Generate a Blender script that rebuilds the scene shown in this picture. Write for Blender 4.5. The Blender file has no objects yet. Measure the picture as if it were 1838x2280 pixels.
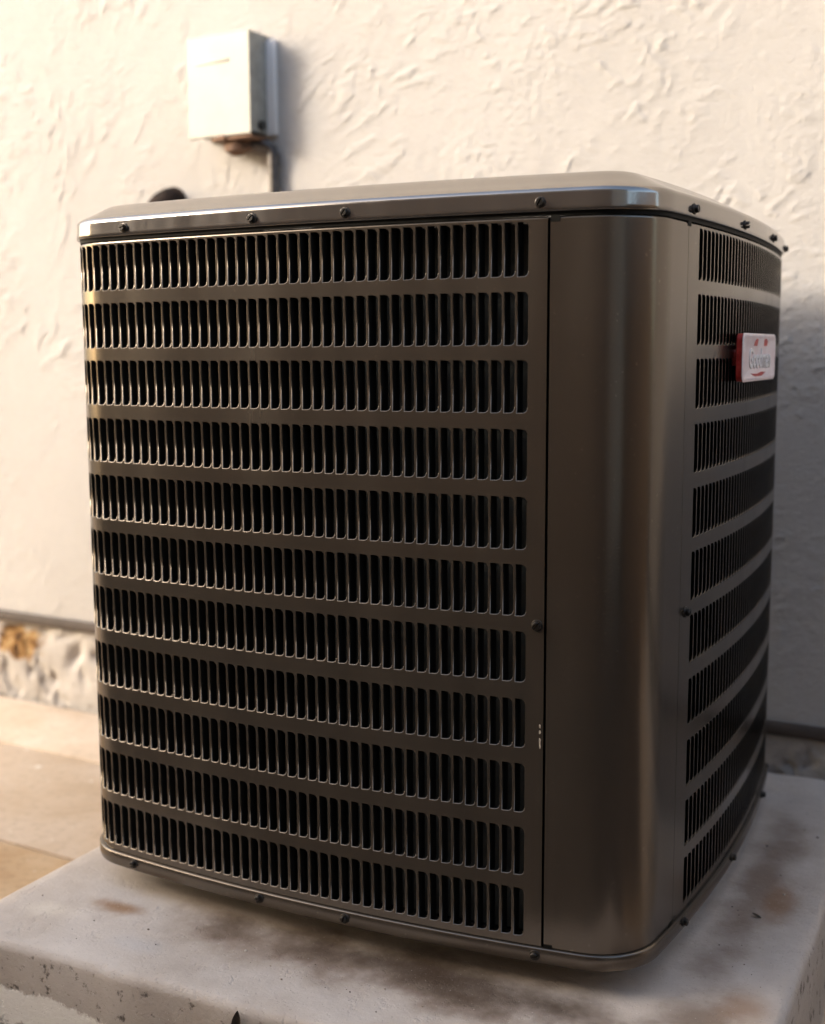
import bpy, bmesh, math, random
import numpy as np
from mathutils import Vector, Matrix

# ------------------------------------------------------------------ camera, sky, sun, exposure
SC = bpy.context.scene
COL = SC.collection
R = math.radians

cam_d = bpy.data.cameras.new('camera')
cam = bpy.data.objects.new('camera', cam_d)
COL.objects.link(cam)
cr = Vector((0.89579056, 0.44445251, -0.00460964))
cu = Vector((-0.05355955, 0.11823262, 0.99154043))
cf = Vector((-0.44123764, 0.88796566, -0.12971634))
M = Matrix(((cr.x, cu.x, -cf.x, 0.6603), (cr.y, cu.y, -cf.y, -1.4654), (cr.z, cu.z, -cf.z, 0.6341), (0, 0, 0, 1)))
cam.matrix_world = M
cam_d.sensor_fit = 'HORIZONTAL'
cam_d.sensor_width = 36
cam_d.lens = 36 * 2744.6 / 1838
cam_d.clip_start = 0.05
cam_d.clip_end = 500
cam_d.dof.use_dof = True
cam_d.dof.focus_distance = 1.25
cam_d.dof.aperture_fstop = 4.7
SC.camera = cam

SUN_AZ = R(55)       # from the wall's normal towards the left
SUN_EL = R(22)
sd = Vector((-math.sin(SUN_AZ) * math.cos(SUN_EL), -math.cos(SUN_AZ) * math.cos(SUN_EL), math.sin(SUN_EL)))
world = bpy.data.worlds.new('World')
SC.world = world
world.use_nodes = True
wn = world.node_tree
sky = wn.nodes.new('ShaderNodeTexSky')
sky.sky_type = 'NISHITA'
sky.sun_disc = False
sky.sun_elevation = SUN_EL
sky.sun_rotation = math.atan2(sd.x, sd.y)
sky.air_density = 1.0
sky.dust_density = 2.8
sky.ozone_density = 0.0
wn.links.new(sky.outputs[0], wn.nodes['Background'].inputs[0])
wn.nodes['Background'].inputs[1].default_value = 0.15
sun_d = bpy.data.lights.new('sun', 'SUN')
sun_d.energy = 0.80
sun_d.angle = R(13)
sun_d.color = (1.0, 0.95, 0.88)
sun = bpy.data.objects.new('sun', sun_d)
COL.objects.link(sun)
sun.location = sd * 10
sun.rotation_euler = sd.to_track_quat('Z', 'Y').to_euler()
SC.view_settings.view_transform = 'Standard'
SC.view_settings.look = 'None'
SC.view_settings.gamma = 1
SC.view_settings.exposure = 1.95
SC.view_settings.use_curve_mapping = False

rnd = random.Random(7)

# ------------------------------------------------------------------ helpers
def link(o, parent=None):
    COL.objects.link(o)
    if parent is not None:
        o.parent = parent
    return o


def tag(o, label=None, cat=None, group=None, kind=None):
    if label: o['label'] = label
    if cat: o['category'] = cat
    if group: o['group'] = group
    if kind: o['kind'] = kind
    return o


def empty(name, loc=(0, 0, 0)):
    o = bpy.data.objects.new(name, None)
    o.location = loc
    o.empty_display_size = 0.05
    return link(o)


def mesh_from(name, verts, faces, mat, smooth=True, normals=None):
    me = bpy.data.meshes.new(name)
    me.from_pydata([tuple(map(float, v)) for v in verts], [], faces)
    if mat is not None:
        me.materials.append(mat)
    me.update()
    if smooth:
        me.polygons.foreach_set('use_smooth', [True] * len(me.polygons))
    if normals is not None:
        me.normals_split_custom_set_from_vertices([tuple(map(float, n)) for n in normals])
    return me


def add(name, me, parent=None):
    return link(bpy.data.objects.new(name, me), parent)


def bm_obj(name, bm, mat, parent=None, smooth=False, autosmooth=None):
    bmesh.ops.recalc_face_normals(bm, faces=bm.faces)
    me = bpy.data.meshes.new(name)
    if autosmooth is not None:
        lim = R(autosmooth)
        for e in bm.edges:
            if len(e.link_faces) == 2 and e.calc_face_angle(0) > lim:
                e.smooth = False
        smooth = True
    for f in bm.faces:
        f.smooth = smooth
    bm.to_mesh(me)
    bm.free()
    me.materials.append(mat)
    return add(name, me, parent)


def bm_box(bm, c, s, bevel=0.0, segs=2, mat=None):
    r = bmesh.ops.create_cube(bm, size=1.0)
    vs = r['verts']
    for v in vs:
        v.co = Vector((v.co.x * s[0], v.co.y * s[1], v.co.z * s[2]))
    if bevel > 0:
        es = list({e for v in vs for e in v.link_edges})
        rb = bmesh.ops.bevel(bm, geom=es, offset=bevel, segments=segs, affect='EDGES', profile=0.5)
        vs = list({v for f in rb['faces'] for v in f.verts} | {v for v in vs if v.is_valid})
    mm = mat if mat is not None else Matrix.Identity(4)
    for v in vs:
        v.co = mm @ (v.co + Vector(c))
    return vs


def tube(bm, pts, rad, n=16, caps=True):
    pts = [Vector(p) for p in pts]
    rings = []
    up = None
    for i, p in enumerate(pts):
        t = (pts[min(i + 1, len(pts) - 1)] - pts[max(i - 1, 0)]).normalized()
        if up is None:
            up = Vector((0, 0, 1)) if abs(t.z) < 0.9 else Vector((1, 0, 0))
        a = t.cross(up).normalized()
        up = a.cross(t).normalized()
        r_ = rad[i] if isinstance(rad, (list, tuple)) else rad
        rings.append([bm.verts.new(p + a * math.cos(2 * math.pi * k / n) * r_ + up * math.sin(2 * math.pi * k / n) * r_) for k in range(n)])
    for A, B in zip(rings, rings[1:]):
        for k in range(n):
            bm.faces.new((A[k], A[(k + 1) % n], B[(k + 1) % n], B[k]))
    if caps:
        bm.faces.new(list(reversed(rings[0])))
        bm.faces.new(rings[-1])


def perlin(x, y, seed):
    rs = np.random.RandomState(seed)
    perm = rs.permutation(512)
    ang = rs.rand(512) * 2 * np.pi
    gx, gy = np.cos(ang), np.sin(ang)
    xi = np.floor(x).astype(int); yi = np.floor(y).astype(int)
    xf = x - xi; yf = y - yi
    def g(ix, iy, dx, dy):
        h = perm[(perm[ix & 511] + iy) & 511]
        return gx[h] * dx + gy[h] * dy
    u = xf ** 3 * (xf * (xf * 6 - 15) + 10); v = yf ** 3 * (yf * (yf * 6 - 15) + 10)
    a = g(xi, yi, xf, yf); b = g(xi + 1, yi, xf - 1, yf)
    c = g(xi, yi + 1, xf, yf - 1); d = g(xi + 1, yi + 1, xf - 1, yf - 1)
    return (a + u * (b - a)) + v * ((c + u * (d - c)) - (a + u * (b - a)))


def fbm(x, y, seed, oct=4, gain=0.5):
    s = 0; a = 1.0
    for o in range(oct):
        s = s + a * perlin(x * 2 ** o, y * 2 ** o, seed + o)
        a *= gain
    return s


def sstep(a, b, x):
    t = np.clip((x - a) / (b - a), 0, 1)
    return t * t * (3 - 2 * t)


# ------------------------------------------------------------------ materials
class Mat:
    def __init__(self, name, base=(0.5, 0.5, 0.5), rough=0.5, metal=0.0, spec=0.5, coat=0.0):
        self.m = bpy.data.materials.new(name)
        self.m.use_nodes = True
        self.t = self.m.node_tree
        self.b = self.t.nodes['Principled BSDF']
        self.b.inputs['Base Color'].default_value = (*base, 1)
        self.b.inputs['Roughness'].default_value = rough
        self.b.inputs['Metallic'].default_value = metal
        self.b.inputs['Specular IOR Level'].default_value = spec
        if coat:
            self.b.inputs['Coat Weight'].default_value = coat
            self.b.inputs['Coat Roughness'].default_value = 0.12

    def n(self, typ, **kw):
        nd = self.t.nodes.new(typ)
        for k, v in kw.items():
            if hasattr(nd, k):
                setattr(nd, k, v)
            else:
                nd.inputs[k].default_value = v
        return nd

    def l(self, a, b):
        self.t.links.new(a, b)

    def coords(self, kind='Object', scale=(1, 1, 1), loc=(0, 0, 0), rot=(0, 0, 0)):
        tc = self.n('ShaderNodeTexCoord')
        mp = self.n('ShaderNodeMapping')
        mp.inputs['Scale'].default_value = scale
        mp.inputs['Location'].default_value = loc
        mp.inputs['Rotation'].default_value = rot
        if kind == 'World':
            g = self.n('ShaderNodeNewGeometry')
            self.l(g.outputs['Position'], mp.inputs['Vector'])
        else:
            self.l(tc.outputs[kind], mp.inputs['Vector'])
        return mp.outputs[0]

    def noise(self, vec, scale, detail=4, rough=0.55, dist=0.0):
        nd = self.n('ShaderNodeTexNoise')
        nd.inputs['Scale'].default_value = scale
        nd.inputs['Detail'].default_value = detail
        nd.inputs['Roughness'].default_value = rough
        nd.inputs['Distortion'].default_value = dist
        self.l(vec, nd.inputs['Vector'])
        return nd.outputs['Fac']

    def ramp(self, fac, stops):
        nd = self.n('ShaderNodeValToRGB')
        cr_ = nd.color_ramp
        while len(cr_.elements) < len(stops):
            cr_.elements.new(0.5)
        for e, (p, c) in zip(cr_.elements, stops):
            e.position = p
            e.color = (*c, 1) if len(c) == 3 else c
        self.l(fac, nd.inputs[0])
        return nd.outputs[0]

    def mix(self, fac, a, b, blend='MIX'):
        nd = self.n('ShaderNodeMix')
        nd.data_type = 'RGBA'
        nd.blend_type = blend
        for s, v in ((nd.inputs[0], fac), (nd.inputs[6], a), (nd.inputs[7], b)):
            if isinstance(v, (int, float)):
                s.default_value = v
            elif isinstance(v, tuple):
                s.default_value = (*v, 1)
            else:
                self.l(v, s)
        return nd.outputs[2]

    def math(self, op, a, b=None):
        nd = self.n('ShaderNodeMath')
        nd.operation = op
        for s, v in ((nd.inputs[0], a), (nd.inputs[1], b)):
            if v is None: continue
            if isinstance(v, (int, float)): s.default_value = v
            else: self.l(v, s)
        return nd.outputs[0]

    def color(self, c): self.l(c, self.b.inputs['Base Color'])
    def rough(self, c): self.l(c, self.b.inputs['Roughness'])

    def bump(self, h, strength=0.3, dist=0.001):
        nd = self.n('ShaderNodeBump')
        nd.inputs['Strength'].default_value = strength
        nd.inputs['Distance'].default_value = dist
        self.l(h, nd.inputs['Height'])
        self.l(nd.outputs[0], self.b.inputs['Normal'])

    def blob(self, pos, centre, radius, soft=0.5, wob=None):
        """1 inside an ellipsoid round centre, falling to 0 at its rim"""
        sub = self.n('ShaderNodeVectorMath'); sub.operation = 'SUBTRACT'
        self.l(pos, sub.inputs[0]); sub.inputs[1].default_value = centre
        div = self.n('ShaderNodeVectorMath'); div.operation = 'DIVIDE'
        self.l(sub.outputs[0], div.inputs[0]); div.inputs[1].default_value = radius
        ln = self.n('ShaderNodeVectorMath'); ln.operation = 'LENGTH'
        self.l(div.outputs[0], ln.inputs[0])
        d = ln.outputs['Value']
        if wob is not None:
            d = self.math('ADD', d, self.math('MULTIPLY', self.math('SUBTRACT', wob, 0.5), 1.6))
        mr = self.n('ShaderNodeMapRange'); mr.interpolation_type = 'SMOOTHSTEP'
        self.l(d, mr.inputs[0])
        mr.inputs[1].default_value = 1.0; mr.inputs[2].default_value = 1.0 - soft
        mr.inputs[3].default_value = 0; mr.inputs[4].default_value = 1
        return mr.outputs[0]


def painted_metal(name, base, rough=0.34, metal=0.35):
    m = Mat(name, base, rough, metal)
    v = m.coords('World')
    big = m.noise(v, 3.0, 5, 0.6)
    v2 = m.coords('World', scale=(1, 1, 0.12))
    streak = m.noise(v2, 22, 4, 0.6)
    fine = m.noise(v, 700, 2, 0.5)
    dust = m.ramp(m.math('MULTIPLY', big, streak), [(0.22, (0, 0, 0)), (0.42, (1, 1, 1))])
    c = m.mix(m.math('MULTIPLY', dust, 0.22), base, tuple(min(1, x * 1.5 + 0.02) for x in base))
    c = m.mix(m.math('MULTIPLY', fine, 0.14), c, tuple(x * 0.5 for x in base))
    sp_ = m.ramp(m.noise(v, 330, 1, 0.3), [(0.74, (0, 0, 0)), (0.78, (1, 1, 1))])
    c = m.mix(m.math('MULTIPLY', sp_, 0.55), c, (0.34, 0.30, 0.25))
    m.color(c)
    rr = m.n('ShaderNodeMapRange')
    m.l(m.math('ADD', m.math('MULTIPLY', streak, 0.6), m.math('MULTIPLY', big, 0.4)), rr.inputs[0])
    rr.inputs[1].default_value = 0.3; rr.inputs[2].default_value = 0.7
    rr.inputs[3].default_value = rough - 0.05; rr.inputs[4].default_value = rough + 0.09
    m.rough(rr.outputs[0])
    wav = m.noise(v, 9, 2, 0.4)
    m.bump(m.math('ADD', m.math('MULTIPLY', wav, 1.0), m.math('MULTIPLY', m.noise(v, 420, 2, 0.5), 0.06)), 0.25, 0.002)
    return m.m


PAINT = painted_metal('taupe_paint', (0.152, 0.129, 0.105), 0.20, 0.85)
CAPP = painted_metal('taupe_cap_paint', (0.27, 0.25, 0.23), 0.13, 0.92)
m = Mat('recess_shade', (0.007, 0.0065, 0.0055), 0.6, spec=0.12)  # sheet paint inside the slots made near-black to paint in their shade
v = m.coords('World')
m.color(m.ramp(m.noise(v, 40, 4, 0.6), [(0.3, (0.005, 0.0047, 0.004)), (0.7, (0.012, 0.011, 0.009))]))
BLADE = m.m

m = Mat('screw_metal', (0.05, 0.045, 0.04), 0.38, 0.7)
v = m.coords('Object')
m.color(m.ramp(m.noise(v, 300, 3), [(0.35, (0.018, 0.016, 0.014)), (0.7, (0.07, 0.06, 0.05))]))
SCREW = m.m
m = Mat('coil_fins', (0.055, 0.058, 0.050), 0.7)
v = m.coords('World')
m.bump(m.noise(v, 400, 2), 0.5, 0.002)
COIL = m.m

# stucco
m = Mat('white_stucco', (0.72, 0.68, 0.64), 0.85, spec=0.25)
v = m.coords('World')
n1 = m.noise(v, 2.2, 5, 0.6)
n2 = m.noise(v, 60, 5, 0.65)
c = m.ramp(n1, [(0.3, (0.45, 0.43, 0.41)), (0.7, (0.51, 0.49, 0.47))])
c = m.mix(m.math('MULTIPLY', m.ramp(n2, [(0.45, (0, 0, 0)), (0.75, (1, 1, 1))]), 0.22), c, (0.42, 0.385, 0.36))
m.color(c)
m.bump(m.math('ADD', m.noise(v, 150, 6, 0.75), m.math('MULTIPLY', m.noise(v, 520, 4, 0.7), 0.6)), 0.9, 0.0028)
STUCCO = m.m

# foundation: weathered concrete, ochre where the render has come off
m = Mat('foundation_concrete', (0.4, 0.37, 0.34), 0.9, spec=0.2)
v = m.coords('World')
n1 = m.noise(v, 9, 6, 0.65, 0.6)
n2 = m.noise(v, 26, 5, 0.6, 0.3)
c = m.ramp(n1, [(0.30, (0.33, 0.30, 0.27)), (0.48, (0.41, 0.38, 0.35)), (0.68, (0.47, 0.44, 0.41))])
c = m.mix(m.ramp(n2, [(0.28, (0.8, 0.8, 0.8)), (0.38, (0, 0, 0))]), c, (0.12, 0.10, 0.085))
och = m.blob(v, (-1.345, 0.57, -0.012), (0.085, 0.3, 0.045), 0.35, n2)
c = m.mix(och, c, m.ramp(m.noise(v, 45, 4, 0.6), [(0.40, (0.06, 0.028, 0.010)), (0.52, (0.26, 0.14, 0.05)), (0.68, (0.46, 0.33, 0.17))]))
m.color(c)
m.bump(m.math('ADD', n2, m.math('MULTIPLY', m.noise(v, 150, 4, 0.6), 0.4)), 0.9, 0.006)
FOUND = m.m
m = Mat('screed_metal', (0.08, 0.06, 0.05), 0.8, 0.0)
v = m.coords('World', scale=(0.25, 1, 1))
m.color(m.ramp(m.noise(v, 30, 5, 0.6), [(0.3, (0.045, 0.034, 0.027)), (0.7, (0.095, 0.072, 0.058))]))
SCREED = m.m

# pad concrete
m = Mat('pad_concrete', (0.45, 0.41, 0.37), 0.72, spec=0.35)
v = m.coords('World')
n1 = m.noise(v, 5.0, 6, 0.6, 0.5)
n2 = m.noise(v, 32, 6, 0.62)
n3 = m.noise(v, 240, 4, 0.6)
wob = m.noise(v, 11, 4, 0.6)
c = m.ramp(n1, [(0.28, (0.39, 0.32, 0.26)), (0.45, (0.52, 0.45, 0.385)), (0.60, (0.58, 0.515, 0.455)), (0.76, (0.68, 0.605, 0.53))])
c = m.mix(m.math('MULTIPLY', n2, 0.5), c, m.ramp(n2, [(0.3, (0.36, 0.305, 0.26)), (0.7, (0.64, 0.58, 0.52))]))
for ctr, rad, col, k in (  # stains; the dark ones by the base also paint in contact shade
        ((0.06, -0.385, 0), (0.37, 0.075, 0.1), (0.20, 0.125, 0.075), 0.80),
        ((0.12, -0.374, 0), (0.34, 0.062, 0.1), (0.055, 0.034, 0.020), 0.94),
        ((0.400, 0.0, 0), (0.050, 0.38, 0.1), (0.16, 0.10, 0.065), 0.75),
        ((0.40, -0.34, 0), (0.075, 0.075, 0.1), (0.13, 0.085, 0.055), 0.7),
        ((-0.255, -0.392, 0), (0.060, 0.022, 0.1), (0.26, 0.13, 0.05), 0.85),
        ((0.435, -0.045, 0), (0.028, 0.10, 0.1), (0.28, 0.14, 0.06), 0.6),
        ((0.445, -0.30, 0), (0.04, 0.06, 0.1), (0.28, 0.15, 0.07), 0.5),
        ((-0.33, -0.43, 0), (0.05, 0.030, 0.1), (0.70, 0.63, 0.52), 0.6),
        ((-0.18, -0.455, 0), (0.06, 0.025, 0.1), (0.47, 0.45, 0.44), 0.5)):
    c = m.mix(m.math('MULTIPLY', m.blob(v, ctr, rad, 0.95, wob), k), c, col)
# front side: grime pits and old white paint splashed along the foot
geo = m.n('ShaderNodeNewGeometry')
sp = m.n('ShaderNodeSeparateXYZ'); m.l(geo.outputs['Position'], sp.inputs[0])
side = m.ramp(m.math('MULTIPLY', m.math('ADD', sp.outputs['Z'], 0.010), -20.0), [(0.12, (0, 0, 0)), (0.3, (1, 1, 1))])
pit = m.ramp(m.noise(v, 55, 5, 0.7), [(0.57, (0, 0, 0)), (0.64, (1, 1, 1))])
c = m.mix(m.math('MULTIPLY', side, pit), c, (0.07, 0.055, 0.045))
c = m.mix(m.math('MULTIPLY', side, 0.35), c, (0.24, 0.20, 0.17))
spl = m.blob(v, (-0.30, -0.53, -0.085), (0.17, 0.2, 0.022), 0.25, m.noise(v, 60, 5, 0.7))
c = m.mix(spl, c, (0.80, 0.76, 0.70))
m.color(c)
rg = m.n('ShaderNodeMapRange'); m.l(n1, rg.inputs[0]); rg.inputs[3].default_value = 0.5; rg.inputs[4].default_value = 0.85
m.rough(rg.outputs[0])
pore = m.ramp(m.noise(v, 420, 2, 0.5), [(0.30, (1, 1, 1)), (0.36, (0, 0, 0))])
c = m.mix(m.math('MULTIPLY', pore, 0.3), c, (0.16, 0.13, 0.11))
fleck = m.ramp(m.noise(v, 300, 2, 0.5), [(0.68, (0, 0, 0)), (0.74, (1, 1, 1))])
c = m.mix(m.math('MULTIPLY', fleck, 0.35), c, (0.74, 0.70, 0.65))
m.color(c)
m.bump(m.math('ADD', m.math('ADD', n2, m.math('MULTIPLY', n3, 0.5)), m.math('MULTIPLY', m.math('ADD', pit, pore), -0.6)), 0.45, 0.003)
PADM = m.m


def paver_mat(name, a, b, d):
    m = Mat(name, a, 0.85, spec=0.25)
    v = m.coords('World')
    n1 = m.noise(v, 6, 6, 0.62, 0.4)
    n2 = m.noise(v, 70, 5, 0.65)
    c = m.ramp(n1, [(0.3, d), (0.47, a), (0.68, b)])
    c = m.mix(m.math('MULTIPLY', m.ramp(n2, [(0.5, (0, 0, 0)), (0.8, (1, 1, 1))]), 0.5), c, tuple(x * 0.5 for x in a))
    c = m.mix(m.ramp(m.noise(v, 38, 2, 0.5), [(0.70, (0, 0, 0)), (0.75, (1, 1, 1))]), c, (0.75, 0.70, 0.62))
    m.color(c)
    m.bump(m.math('ADD', n2, m.math('MULTIPLY', m.noise(v, 260, 3), 0.5)), 0.4, 0.002)
    return m.m


PAVERS = [paver_mat('peach_paver', (0.60, 0.49, 0.38), (0.66, 0.56, 0.46), (0.50, 0.39, 0.28)),
          paver_mat('tan_paver', (0.56, 0.44, 0.32), (0.62, 0.51, 0.40), (0.45, 0.33, 0.215)),
          paver_mat('ochre_paver', (0.55, 0.38, 0.22), (0.62, 0.46, 0.29), (0.42, 0.26, 0.13))]
m = Mat('sandy_soil', (0.36, 0.27, 0.18), 0.95, spec=0.2)
v = m.coords('World')
m.color(m.ramp(m.noise(v, 8, 8, 0.65), [(0.3, (0.075, 0.055, 0.04)), (0.7, (0.15, 0.115, 0.085))]))
m.bump(m.noise(v, 90, 5, 0.7), 0.6, 0.01)
SOIL = m.m

m = Mat('cream_enamel', (0.72, 0.68, 0.56), 0.45)
v = m.coords('World')
m.color(m.ramp(m.noise(v, 18, 5, 0.6), [(0.3, (0.37, 0.36, 0.305)), (0.7, (0.42, 0.41, 0.355))]))
CREAM = m.m
m = Mat('shaded_enamel', (0.42, 0.42, 0.40), 0.5)
v = m.coords('World')
m.color(m.ramp(m.noise(v, 40, 5, 0.6), [(0.35, (0.20, 0.20, 0.185)), (0.65, (0.29, 0.29, 0.27))]))  # darker than the cover, painting the box side as shaded
GREY = m.m
m = Mat('white_caulk', (0.70, 0.68, 0.67), 0.5)
v = m.coords('World')
m.bump(m.noise(v, 120, 3), 0.4, 0.002)
CAULK = m.m
m = Mat('dark_conduit', (0.16, 0.14, 0.135), 0.45, 0.4)
v = m.coords('World')
m.color(m.ramp(m.noise(v, 60, 4), [(0.35, (0.05, 0.044, 0.042)), (0.7, (0.10, 0.09, 0.085))]))
CONDUIT = m.m
m = Mat('rusty_shaded_plate', (0.25, 0.12, 0.06), 0.7, 0.2)
v = m.coords('World')
m.color(m.ramp(m.noise(v, 60, 5, 0.65), [(0.35, (0.06, 0.026, 0.012)), (0.65, (0.20, 0.105, 0.058))]))  # rust, darkened to paint in the brown shade under the box
RUST = m.m
m = Mat('black_foam', (0.018, 0.014, 0.012), 0.92, spec=0.2)
v = m.coords('World')
m.color(m.ramp(m.noise(v, 45, 4), [(0.35, (0.012, 0.010, 0.009)), (0.7, (0.05, 0.03, 0.022))]))
m.bump(m.noise(v, 120, 4, 0.7), 0.9, 0.006)
FOAM = m.m
m = Mat('dark_rubber', (0.03, 0.028, 0.026), 0.7)
v = m.coords('World')
m.bump(m.noise(v, 200, 3), 0.3, 0.001)
RUBBER = m.m
m = Mat('red_plastic', (0.50, 0.03, 0.022), 0.35)
v = m.coords('World')
m.color(m.ramp(m.noise(v, 160, 3), [(0.35, (0.40, 0.02, 0.015)), (0.7, (0.60, 0.06, 0.045))]))
RED = m.m
m = Mat('badge_face', (0.70, 0.52, 0.50), 0.35)
v = m.coords('World')
m.color(m.ramp(m.noise(v, 60, 4), [(0.35, (0.74, 0.58, 0.56)), (0.7, (0.80, 0.70, 0.68))]))  # pale pink paints in the glare that washes out the red
FACE = m.m
m = Mat('badge_white', (0.78, 0.76, 0.74), 0.4)
v = m.coords('World')
m.color(m.ramp(m.noise(v, 200, 2), [(0.35, (0.70, 0.67, 0.65)), (0.7, (0.82, 0.80, 0.78))]))
WHITE = m.m
m = Mat('badge_outline', (0.34, 0.29, 0.29), 0.45)
v = m.coords('World')
m.color(m.ramp(m.noise(v, 200, 2), [(0.35, (0.50, 0.44, 0.43)), (0.7, (0.58, 0.52, 0.51))]))
OUTLINE = m.m
m = Mat('chip_primer', (0.55, 0.48, 0.40), 0.7)
v = m.coords('World')
m.color(m.ramp(m.noise(v, 300, 3), [(0.35, (0.34, 0.28, 0.22)), (0.65, (0.66, 0.58, 0.48))]))
CHIP = m.m
m = Mat('dry_leaf', (0.05, 0.035, 0.02), 0.7)
v = m.coords('Object')
m.color(m.ramp(m.noise(v, 80, 3), [(0.35, (0.025, 0.018, 0.012)), (0.7, (0.09, 0.06, 0.035))]))
LEAF = m.m

# ------------------------------------------------------------------ the ground
ZG = -0.14
WY = -0.0611                    # the wall runs a few degrees askew to the unit
W0 = 0.488


def wall_pt(x, z, out=0.0):
    """point on the wall plane above x, pushed out towards the yard"""
    n = Vector((WY, -1.0, 0)).normalized()
    return Vector((x, W0 + WY * x, z)) + n * out


WROT = math.atan(WY)

bm = bmesh.new()
g = 60
for i in range(2):
    pass
q = [bm.verts.new(p) for p in ((-g, -g, ZG - 0.012), (g, -g, ZG - 0.012), (g, g, ZG - 0.012), (-g, g, ZG - 0.012))]
bm.faces.new(q)
ground = bm_obj('ground', bm, SOIL)
tag(ground, kind='structure')

paving = empty('paving', (0, 0, ZG))
tag(paving, kind='structure')
ROW = 0.353
LEN = 1.16
ry = 0.262      # first joint, along the wall direction, at x = -.1 or so
edges_y = [W0 - 0.012] + [0.2405 - ROW * k for k in range(0, 6)]
rr = random.Random(3)
pc = 0
for r_ in range(6):
    ya, yb = edges_y[r_], edges_y[r_ + 1]
    off = 0.0 if r_ % 2 else -0.06
    for cidx in range(-4, 4):
        if r_ > 3 or (r_ == 3 and cidx >= 0) or (r_ == 2 and cidx >= 1): continue
        xa, xb = -0.40 + cidx * LEN - off, -0.40 + (cidx + 1) * LEN - off
        gap = 0.0035
        bm = bmesh.new()
        cx, cy = (xa + xb) / 2, (ya + yb) / 2
        cy += WY * cx if r_ < 9 else 0
        lx, ly = xb - xa - 2 * gap, ya - yb - 2 * gap
        mt = Matrix.Rotation(WROT, 4, 'Z')
        bm_box(bm, (0, 0, -0.03), (lx, ly, 0.06), 0.004, 2, mt)
        pv = bm_obj('paver', bm, PAVERS[0 if r_ == 0 else (1 if r_ == 1 else (2 if r_ == 2 else rr.randrange(3)))], paving, autosmooth=40)
        pv.location = (cx, cy, rr.uniform(-0.0025, 0.0015))
        pv.rotation_euler = (rr.uniform(-.003, .003), rr.uniform(-.003, .003), rr.uniform(-.004, .004))
        # the slab under the concrete pad is left out where the pad stands on the soil
# ------------------------------------------------------------------ the house wall
wall = empty('house_wall', wall_pt(-0.4, ZG))
tag(wall, 'white rough trowelled stucco house wall behind the air conditioner', 'wall')


def wparent(o):
    o.parent = wall
    o.matrix_parent_inverse = Matrix.Translation(wall.location).inverted()
    return o


Z_ST = 0.057
xs = np.concatenate([np.linspace(-4.2, -1.56, 60)[:-1], np.linspace(-1.56, 0.66, 640), np.linspace(0.66, 2.6, 50)[1:]])
zs = np.concatenate([np.linspace(Z_ST, 1.50, 420), np.linspace(1.50, 3.0, 50)[1:]])
X, Z = np.meshgrid(xs, zs)
# skim coats dragged on with a trowel: patches with a thin ragged lip along their lower side
wx = X + 0.03 * fbm(X * 7, Z * 7, 11, 3)
wz = Z + 0.03 * fbm(X * 7, Z * 7, 21, 3)
H = np.zeros_like(X)
tilt = 0.80 - 0.55 * sstep(-1.0, 0.2, X)
for k, (da, sx, sz, lev, amp, seed) in enumerate(((0.0, 10.0, 34, 1.5, 0.0028, 31), (-0.35, 13.0, 46, 1.4, 0.0021, 41), (0.25, 7.0, 22, 1.5, 0.0030, 51))):
    ca, sa = np.cos(tilt + da), np.sin(tilt + da)
    # direction fields vary slowly, so rotate about the middle of the wall
    u = (wx + 0.4) * ca + (wz - 0.7) * sa
    vv = -(wx + 0.4) * sa + (wz - 0.7) * ca
    f = fbm(u * sx, vv * sz, seed, 4, 0.55) * lev
    fr = f - np.floor(f)
    lip = sstep(0.0, 0.10, fr) * (1 - fr) ** 1.5
    zone = sstep(-0.02, 0.30, fbm(X * 4.0, Z * 4.0, seed + 5, 3))
    dash = sstep(-0.02, 0.22, fbm(u * 22, vv * 36, seed + 9, 3))
    H += 1.0 * amp * lip * zone * (0.15 + 0.85 * dash)
rag = sstep(0.0, 0.35, fbm(X * 4, Z * 4, 71, 2)) * np.abs(fbm(X * 55, Z * 70, 61, 4))
H += 0.0024 * rag + 0.0006 * fbm(X * 14, Z * 14, 81, 4) + 0.003 * fbm(X * 1.7, Z * 1.7, 91, 2)
H = H * (0.5 + 0.5 * sstep(0.25, 0.75, Z))
nx, nz = len(xs), len(zs)
nvec = Vector((WY, -1.0, 0)).normalized()
co = np.stack([X + nvec.x * H, W0 + WY * X + nvec.y * H, Z], -1).reshape(-1, 3)
me = bpy.data.meshes.new('stucco')
me.vertices.add(nx * nz)
me.vertices.foreach_set('co', co.ravel())
ii = np.arange(nx * nz).reshape(nz, nx)
quads = np.stack([ii[:-1, :-1], ii[:-1, 1:], ii[1:, 1:], ii[1:, :-1]], -1).reshape(-1, 4)
me.loops.add(quads.size)
me.loops.foreach_set('vertex_index', quads.ravel())
me.polygons.add(len(quads))
me.polygons.foreach_set('loop_start', np.arange(0, quads.size, 4))
me.polygons.foreach_set('loop_total', np.full(len(quads), 4))
me.update(calc_edges=True)
me.polygons.foreach_set('use_smooth', np.ones(len(quads), bool))
me.materials.append(STUCCO)
wparent(add('stucco', me))
# the stucco's lower return and the metal screed it stops on
bm = bmesh.new()
mt = Matrix.Translation(wall_pt(-0.8, 0)) @ Matrix.Rotation(WROT, 4, 'Z')
prof = [(0.03, 0.0565), (-0.0060, 0.0565), (-0.0085, 0.0535), (-0.0095, 0.0475), (-0.0095, 0.0375), (-0.0070, 0.0345), (0.03, 0.0345)]
ra = [bm.verts.new(mt @ Vector((-3.4, a, b))) for a, b in prof]
rb = [bm.verts.new(mt @ Vector((3.4, a, b))) for a, b in prof]
for k in range(len(prof) - 1):
    bm.faces.new((ra[k], rb[k], rb[k + 1], ra[k + 1]))
wparent(bm_obj('weep_screed', bm, SCREED, autosmooth=50))
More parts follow.
